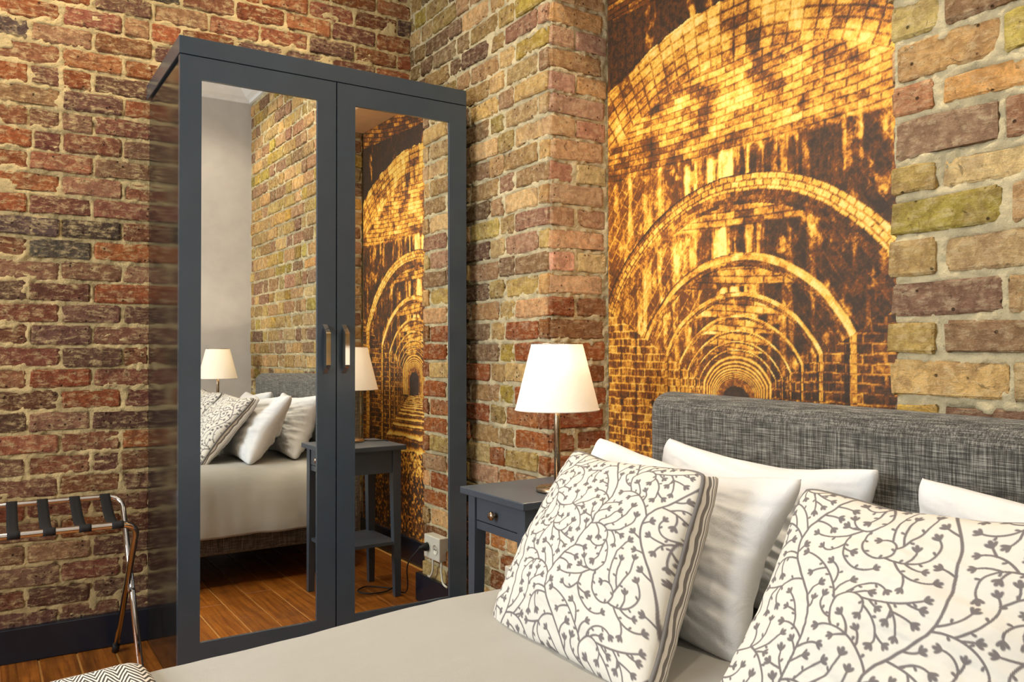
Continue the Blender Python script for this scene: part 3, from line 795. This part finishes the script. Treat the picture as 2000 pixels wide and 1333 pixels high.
PW = [
 ('white pillow leaning on the headboard beside the lamp, behind another white pillow', [(-.155, -1.690, .812), (-.155, -2.270, .797), (-.290, -2.260, .497), (-.290, -1.690, .497)], .082, 3),
 ('white pillow between the vine print cushion and the pillow beside the lamp', [(-.317, -1.636, .814), (-.320, -2.230, .788), (-.505, -2.240, .490), (-.500, -1.660, .490)], .088, 5),
 ('white pillow against the headboard half farther from the wardrobe', [(-.190, -2.325, .806), (-.175, -2.880, .780), (-.300, -2.880, .497), (-.300, -2.320, .497)], .082, 7),
 ('white pillow behind the vine print cushion farther from the wardrobe', [(-.330, -2.315, .772), (-.330, -2.890, .752), (-.505, -2.890, .490), (-.500, -2.310, .490)], .086, 9)]
for lab, c, th, sd in PW:
    tag(closed_pillow('pillow', c, th, 84, sd, .028, m_pillow, sag=.042), lab, 'pillow', 'white pillows on the bed')

# vine print drawn as a repeating tile: stems, curling side shoots, three-leaf tips
def vine_tile(N=620, seed=4):
    r = random.Random(seed); img = np.zeros((N, N), np.float32)
    G = 40; cells = {}
    def put(p, tagid): cells.setdefault((int(p[0] % 1 * G), int(p[1] % 1 * G)), []).append((p[0] % 1, p[1] % 1, tagid))
    def far(p, dmin, own, base):
        x, y = p[0] % 1, p[1] % 1; ci, cj = int(x * G), int(y * G)
        for i in (-1, 0, 1, -2, 2):
            for j in (-1, 0, 1, -2, 2):
                for q in cells.get(((ci + i) % G, (cj + j) % G), ()):
                    if q[2] == own: continue
                    dx = abs(x - q[0]); dx = min(dx, 1 - dx); dy = abs(y - q[1]); dy = min(dy, 1 - dy)
                    if dx * dx + dy * dy < dmin * dmin:
                        bx = abs(base[0] % 1 - q[0]); bx = min(bx, 1 - bx); by = abs(base[1] % 1 - q[1]); by = min(by, 1 - by)
                        if bx * bx + by * by > .0011: return False
        return True
    segs = []; leaves = []; nodes = []; cnt = [0]
    def leaf(p, a, l, w2): leaves.append((p[0] + math.cos(a) * l, p[1] + math.sin(a) * l, a, l, w2))
    def tip(p, a, sc):
        leaf(p, a, .0185 * sc, .0072 * sc); leaf(p, a + .58, .0165 * sc, .0058 * sc); leaf(p, a - .58, .0165 * sc, .0058 * sc)
    def shoot(p, a, turn, length, wid, dmin, minlen):
        step = .008; path = [p]; n = int(length / step); angs = [a]
        for i in range(n):
            a += turn * step * (.6 + 1.6 * i / n); q = (path[-1][0] + math.cos(a) * step, path[-1][1] + math.sin(a) * step)
            if i > 2 and not far((q[0] + math.cos(a) * .024, q[1] + math.sin(a) * .024), dmin, None, p): break
            path.append(q); angs.append(a)
        if len(path) * step < minlen: return False
        cnt[0] += 1
        for i in range(len(path) - 1): segs.append((path[i], path[i + 1], wid * (1 - .15 * i / len(path))))
        for q in path[1:]: put(q, cnt[0])
        e = path[-1]; tip(e, a, r.uniform(.9, 1.1))
        for s in (-.85, 0, .85): put((e[0] + math.cos(a + s) * .024, e[1] + math.sin(a + s) * .024), cnt[0])
        for i in range(3, len(path) - 2): nodes.append((path[i], angs[i], turn))
        for i in range(7, len(path) - 5, 9):
            s = r.choice((1, -1)); leaf(path[i], angs[i] + s * 1.0, .0115, .0052)
        return True
    for m in range(2):
        x0 = (m + .5) / 2; path = []
        for i in range(126):
            t = i / 125; path.append((x0 + .10 * math.sin(2 * math.pi * t + m * 2.6) + .025 * math.sin(4 * math.pi * t + 1.0), t))
        for i in range(125):
            segs.append((path[i], path[i + 1], .0057)); put(path[i], 0)
            nodes.append((path[i], math.atan2(path[i + 1][1] - path[i][1], path[i + 1][0] - path[i][0]), r.choice((-1, 1))))
    for ln, ml, dm, tries in ((.36, .20, .046, 1200), (.24, .13, .041, 1800), (.14, .075, .037, 2500), (.085, .045, .034, 2500)):
        for _ in range(tries):
            p, a, tn = r.choice(nodes); s = r.choice((1, -1))
            shoot(p, a + s * r.uniform(.5, .9), -s * r.choice((1, 1, -1)) * r.uniform(2, 11), ln * r.uniform(.8, 1.1), .0050, dm, ml)
    def stamp(cx, cy, rad, fn):
        n = int(rad * N) + 2; ci, cj = int(math.floor(cx * N)), int(math.floor(cy * N))
        I = np.arange(ci - n, ci + n + 1); J = np.arange(cj - n, cj + n + 1)
        xx, yy_ = np.meshgrid((I + .5) / N - cx, (J + .5) / N - cy); v = fn(xx, yy_)
        ii, jj = np.meshgrid(I % N, J % N); img[jj, ii] = np.maximum(img[jj, ii], v)
    for (a, b, wd_) in segs:
        dx, dy = b[0] - a[0], b[1] - a[1]; L2 = dx * dx + dy * dy + 1e-12
        def fn(x, y, dx=dx, dy=dy, L2=L2, wd_=wd_):
            t = np.clip((x * dx + y * dy) / L2, -.5, .5); d = np.hypot(x - t * dx, y - t * dy); return np.clip((wd_ - d) * N * .8 + .5, 0, 1)
        stamp((a[0] + b[0]) / 2, (a[1] + b[1]) / 2, .012, fn)
    for (x, y, a, l, w2) in leaves:
        ca, sa = math.cos(a), math.sin(a)
        def fn(X_, Y_, ca=ca, sa=sa, l=l, w2=w2):
            u = X_ * ca + Y_ * sa; v = -X_ * sa + Y_ * ca; ww = w2 * (1 + .5 * u / l); d = np.sqrt((u / l) ** 2 + (v / np.maximum(ww, 1e-4)) ** 2)
            return np.clip((1 - d) * w2 * N * .8 + .5, 0, 1)
        stamp(x, y, l * 1.2, fn)
    return img
TILE = vine_tile()
def sample(S, T_):
    N = TILE.shape[0]; x = np.mod(S, 1) * N; y = np.mod(T_, 1) * N
    x0 = np.floor(x).astype(int) % N; y0 = np.floor(y).astype(int) % N; fx = x - np.floor(x); fy = y - np.floor(y); x1 = (x0 + 1) % N; y1 = (y0 + 1) % N
    return (TILE[y0, x0] * (1 - fx) + TILE[y0, x1] * fx) * (1 - fy) + (TILE[y1, x0] * (1 - fx) + TILE[y1, x1] * fx) * fy
def cushion(lab, c, seed, shift):
    n = 380; th = .062
    ctr = np.mean(np.array(c), 0)
    root = thing('cushion', (float(ctr[0]), float(ctr[1]), min(p[2] for p in c)), lab, 'cushion', 'vine print cushions on the bed')
    A = pillow_grid(c, th, n, 1, seed, .012, sag=.022, bulge_pow=.40)
    S, T_ = np.meshgrid(np.linspace(0, 1, n), np.linspace(0, 1, n))
    m = sample(S * 1.22 + shift[0], 1 - T_ * 1.22 + shift[1])[..., None]
    cols = np.array([215, 211, 199]) / 255 * (1 - m) + np.array([116, 110, 108]) / 255 * m
    link('front_panel', grid_mesh('front_panel', A, colors=cols, flip=True), m_vine, root)['label'] = 'cream front printed with grey vine sprigs'
    B = pillow_grid(c, th * 1.1, 110, -1, seed, .012, sag=.022, bulge_pow=.30, over=.022)
    link('back_panel', grid_mesh('back_panel', B), m_stripe, root)['label'] = 'grey and cream striped back'
    E_ = np.concatenate([A[0, ::6], A[::6, -1], A[-1, ::-6], A[::-6, 0]])
    keep = [E_[0]]
    for p in E_[1:]:
        if np.linalg.norm(p - keep[-1]) > .003: keep.append(p)
    tube('piping', [Vector(p) for p in keep[:-1]], .0042, m_piping, root, 8, True)
    return root
cushion('cream cushion with grey vine print leaning at the wardrobe side of the bed', [(-.454, -1.733, .804), (-.476, -2.150, .800), (-.712, -2.245, .492), (-.712, -1.778, .490)], 41, (.1, .2))
cushion('cream cushion with grey vine print, the one farther from the wardrobe', [(-.446, -2.306, .803), (-.464, -2.735, .795), (-.705, -2.760, .492), (-.695, -2.325, .490)], 43, (.47, .63))

# ------------------------------------------------------------------ bedside tables
TX0, TX1, TY0, TY1, TZ = -.3653, -.0327, -1.0773, -1.4019, .6205
tb = thing('bedside_table', ((TX0 + TX1) / 2, (TY0 + TY1) / 2, 0), 'slate blue bedside table with small drawer standing between the wardrobe and the bed', 'bedside table', 'bedside tables')
box('table_top', TX0, TX1, TY1, TY0, TZ - .02, TZ, m_table, tb, bevel=.003)
lx0, lx1, ly0, ly1 = TX0 + .018, TX1 - .018, TY0 - .018, TY1 + .018
for x, sx in ((lx0, 1), (lx1, -1)):
    for y, sy in ((ly0, -1), (ly1, 1)):
        bm = bmesh.new(); A = []
        for z, s_ in ((0.001, .025), (.50, .036), (TZ - .0205, .036)):
            A.append([bm.verts.new(p) for p in ((x, y, z), (x + sx * s_, y, z), (x + sx * s_, y + sy * s_, z), (x, y + sy * s_, z))])
        for a, b in zip(A, A[1:]):
            for k in range(4): bm.faces.new((a[k], a[(k + 1) % 4], b[(k + 1) % 4], b[k]))
        bm.faces.new(A[0]); bm.faces.new(A[-1]); bmesh.ops.recalc_face_normals(bm, faces=bm.faces[:])
        link('leg', bm_mesh('leg', bm), m_table, tb)
za, zb_ = .508, TZ - .0205
box('apron', lx0 + .036, lx1 - .036, ly0 - .006, ly0 - .022, za, zb_, m_table, tb, .001)
box('apron', lx0 + .036, lx1 - .036, ly1 + .006, ly1 + .022, za, zb_, m_table, tb, .001)
box('apron', lx1 - .022, lx1 - .006, ly0 - .036, ly1 + .036, za, zb_, m_table, tb, .001)
box('drawer_rail', lx0 + .006, lx0 + .026, ly0 - .036, ly1 + .036, za, za + .022, m_table, tb, .001)
dr = box('drawer', lx0 + .004, lx0 + .020, ly0 - .039, ly1 + .039, za + .025, zb_ - .003, m_table, tb, .0015)
kb = lathe('knob', [(0, 0), (.006, 0), (.006, .008), (.012, .014), (.012, .019), (.008, .023), (0, .024)], (0, 0), m_brass, dr, 20)
for v in kb.data.vertices: v.co = Vector((lx0 + .004 - v.co.z, (ly0 + ly1) / 2 + v.co.x, (za + zb_) / 2 + .008 + v.co.y))
box('shelf', lx0 + .01, lx1 - .01, ly1 + .008, ly0 - .008, .212, .226, m_table, tb, .0015)

# ------------------------------------------------------------------ table lamps
def make_lamp(x, y, z, lab):
    L = thing('table_lamp', (x, y, z), lab, 'lamp', 'bedside table lamps')
    lathe('base', [(0, z + .0005), (.056, z + .0005), (.058, z + .003), (.058, z + .009), (.055, z + .012), (.012, z + .015), (.009, z + .02), (0, z + .02)], (x, y), m_brass, L, 48)
    lathe('pole', [(0, z + .015), (.0085, z + .015), (.0085, z + .265), (.006, z + .268), (0, z + .268)], (x, y), m_brass, L, 20)
    zb, zt = z + .2215, z + .4012
    sh = lathe('shade', [(.1147, zb), (.0699, zt)], (x, y), m_shade, L, 64)
    lathe('shade_rim', [(.1142, zb - .001), (.1159, zb - .001), (.1153, zb + .003), (.1135, zb + .003), (.1142, zb - .001)], (x, y), m_shade, sh, 64)
    bm = bmesh.new(); tube_bm(bm, [(x + .0697 * math.cos(a), y + .0697 * math.sin(a), zt) for a in [k * 2 * math.pi / 40 for k in range(40)]], .0018, 6, True)
    for k in range(3):
        a = k * 2.094; tube_bm(bm, [(x, y, zt - .02), (x + .0697 * math.cos(a), y + .0697 * math.sin(a), zt)], .0012, 6)
    bmesh.ops.recalc_face_normals(bm, faces=bm.faces[:])
    link('shade_carrier', bm_mesh('shade_carrier', bm, True), m_brass, sh)
    lathe('bulb', [(0, z + .27), (.012, z + .272), (.016, z + .29), (.026, z + .315), (.028, z + .335), (.02, z + .355), (0, z + .362)], (x, y), m_bulb, L, 20)
    ld = bpy.data.lights.new('bulb_light', 'POINT'); ld.energy = LAMP_ENERGY; ld.color = LAMP_COLOR; ld.shadow_soft_size = .03
    lo = bpy.data.objects.new('bulb_light', ld); COL.objects.link(lo); lo.location = (0, 0, .335); lo.parent = L
    # the bulb mesh must not swallow its own light
    return L
LX, LY = -.186, -1.3006
lamp = make_lamp(LX, LY, TZ + .0005, 'bronze table lamp with lit cream shade on the bedside table next to the wardrobe')
t2 = copy_tree(tb, ((TX0 + TX1) / 2 - .03, -3.165, 0)); t2['label'] = 'slate blue bedside table on the side of the bed away from the wardrobe'
lamp2 = copy_tree(lamp, (-.275, -3.175, TZ + .0005)); lamp2['label'] = 'lit table lamp on the far side of the bed, seen only in the mirror'
# lamp cord down behind the table to the outlet
cord = [(LX + .055, LY + .01, TZ + .005), (-.10, -1.26, TZ + .005), (-.04, -1.24, TZ + .005), (-.018, -1.238, TZ - .03), (-.010, -1.23, .45), (-.012, -1.21, .2), (-.02, -1.19, .03), (-.07, -1.17, .006), (-.15, -1.17, .006), (-.19, -1.24, .006), (-.12, -1.30, .006), (-.04, -1.20, .006), (-.035, -1.10, .007), (-.06, -1.01, .05), (-.095, -.955, .17), (-.071, -.885, .242)]
cord_o = tube('cord', fillet(cord, .05, 5), .0028, m_rubber, lamp, 8); cord_o['label'] = 'black cord'

# ------------------------------------------------------------------ wall outlet
SY0, SY1, SZ0, SZ1, SX = -.792, -.918, .198, .288, -.036
so_ = thing('wall_outlet', (0, (SY0 + SY1) / 2, (SZ0 + SZ1) / 2), 'cream surface mounted double wall outlet on the brick pier, seen in the mirror', 'outlet')
box('housing', SX, .006, SY1, SY0, SZ0, SZ1, m_plastic, so_, .004, 3)
for yc in (-.824, -.886):
    s_ = lathe('socket_well', [(.0, -.0015), (.0175, -.0015), (.0175, .0), (.0195, .001), (.0205, .0)], (0, 0), m_plastic, so_, 28)
    for v in s_.data.vertices: v.co = Vector((SX - .0005 - v.co.z - .0012, yc + v.co.x, .242 + v.co.y))
    for q in (-.0065, .0065):
        h = lathe('socket_hole', [(0, 0), (.0028, 0), (.0028, .0012), (0, .0012)], (0, 0), m_rubber, s_, 10)
        for v in h.data.vertices: v.co = Vector((SX - .0006 - v.co.z, yc + v.co.x + q, .242 + v.co.y))
pl = lathe('plug', [(0, 0), (.016, 0), (.016, .012), (.009, .024), (.006, .036), (0, .036)], (0, 0), m_rubber, lamp, 20)
for v in pl.data.vertices: v.co = Vector((SX - .002 - v.co.z, -.885 + v.co.x, .242 + v.co.y))
tube('supply_cable', fillet([(-.022, -.80, SZ0 + .002), (-.026, -.795, .16), (-.03, -.775, .12), (-.03, -.74, .116)], .03, 5), .004, m_plastic, so_, 8)
tube('supply_cable', fillet([(-.022, -.87, SZ0 + .002), (-.024, -.865, .15), (-.026, -.885, .122), (-.022, -.91, .122)], .03, 5), .004, m_plastic, so_, 8)

# ------------------------------------------------------------------ folding luggage rack
rk = thing('luggage_rack', (-1.37, -.29, 0), 'folding chrome luggage rack with black straps standing at the brick wall', 'luggage rack')
rr = .0095
def uframe(name, yr, zr, yf_, xr, xl, loc):
    pts = [(xr, yf_, .012), (xr, yr + (yf_ - yr) * .0, zr), (xl, yr, zr), (xl, yf_, .012)]
    pts = [(xr, yf_, .012), (xr, yr, zr), (xl, yr, zr), (xl, yf_, .012)]
    f = tube(name, fillet(pts, .055, 9), rr, m_chrome, rk, 14); f['label'] = loc
    for x in (xr, xl):
        d = Vector((0, yr - yf_, zr)).normalized()
        tube('foot_cap', [Vector((x, yf_, .0125)) - d * .0115, Vector((x, yf_, .0125)) + d * .028], rr * 1.22, m_rubber, f, 12)
uframe('wall_side_frame', -.055, .516, -.505, -1.104, -1.668, 'chrome tube frame carrying the wall side rail')
uframe('room_side_frame', -.530, .508, -.085, -1.124, -1.648, 'chrome tube frame carrying the room side rail')
for x in (-1.114, -1.658):
    b = tube('pivot_bolt', [(x - .018, -.294, .256), (x + .018, -.294, .256)], .0055, m_chrome, rk, 10)
for xb, xf in ((-1.423, -1.431), (-1.338, -1.347), (-1.246, -1.259), (-1.156, -1.176), (-1.508, -1.516), (-1.592, -1.600)):
    y0, z0_, y1, z1_ = -.055, .516, -.530, .508; q = rr + .0015; path = []
    for k in range(9):
        a = -2.0 + k * (2.0 + 1.57) / 8; path.append((0, y0 + q * math.cos(a) * 1, z0_ + q * math.sin(a)))
    for k in range(1, 12):
        t = k / 12; path.append((t, y0 + (y1 - y0) * t, z0_ + q + (z1_ - z0_) * t - .040 * math.sin(math.pi * t)))
    for k in range(9):
        a = 1.57 + k * (2.0 + 1.57) / 8; path.append((1, y1 + q * math.cos(a), z1_ + q * math.sin(a)))
    G = np.array([[(xb + (xf - xb) * p[0] + s * .0155, p[1], p[2]) for s in (-1, -.33, .33, 1)] for p in path])
    st = link('strap', grid_mesh('strap', G), m_black, rk); sm = st.modifiers.new('thickness', 'SOLIDIFY'); sm.thickness = .0022; sm.offset = 1

# ------------------------------------------------------------------ recessed ceiling downlights
DL = [(-.62, -.40), (-1.45, -.38), (-2.40, -.45), (-.34, -1.30), (-.32, -2.15), (-.34, -2.95)]
for i, (x, y) in enumerate(DL):
    d = thing('ceiling_downlight', (x, y, RZ1), 'small round white recessed ceiling downlight', 'downlight', 'recessed ceiling downlights')
    lathe('trim_ring', [(.034, RZ1 - .001), (.036, RZ1 - .006), (.048, RZ1 - .005), (.05, RZ1 - .0005), (.034, RZ1 - .0005)], (x, y), m_white, d, 28)
    lathe('lens', [(0, RZ1 - .002), (.034, RZ1 - .002), (.034, RZ1 - .0005), (0, RZ1 - .0005)], (x, y), m_lens, d, 24)
    ld = bpy.data.lights.new('downlight_beam', 'SPOT'); ld.energy = DOWN_ENERGY; ld.color = DOWN_COLOR; ld.spot_size = math.radians(130); ld.spot_blend = .8; ld.shadow_soft_size = .05
    lo = bpy.data.objects.new('downlight_beam', ld); COL.objects.link(lo); lo.location = (0, 0, -.02); lo.parent = d
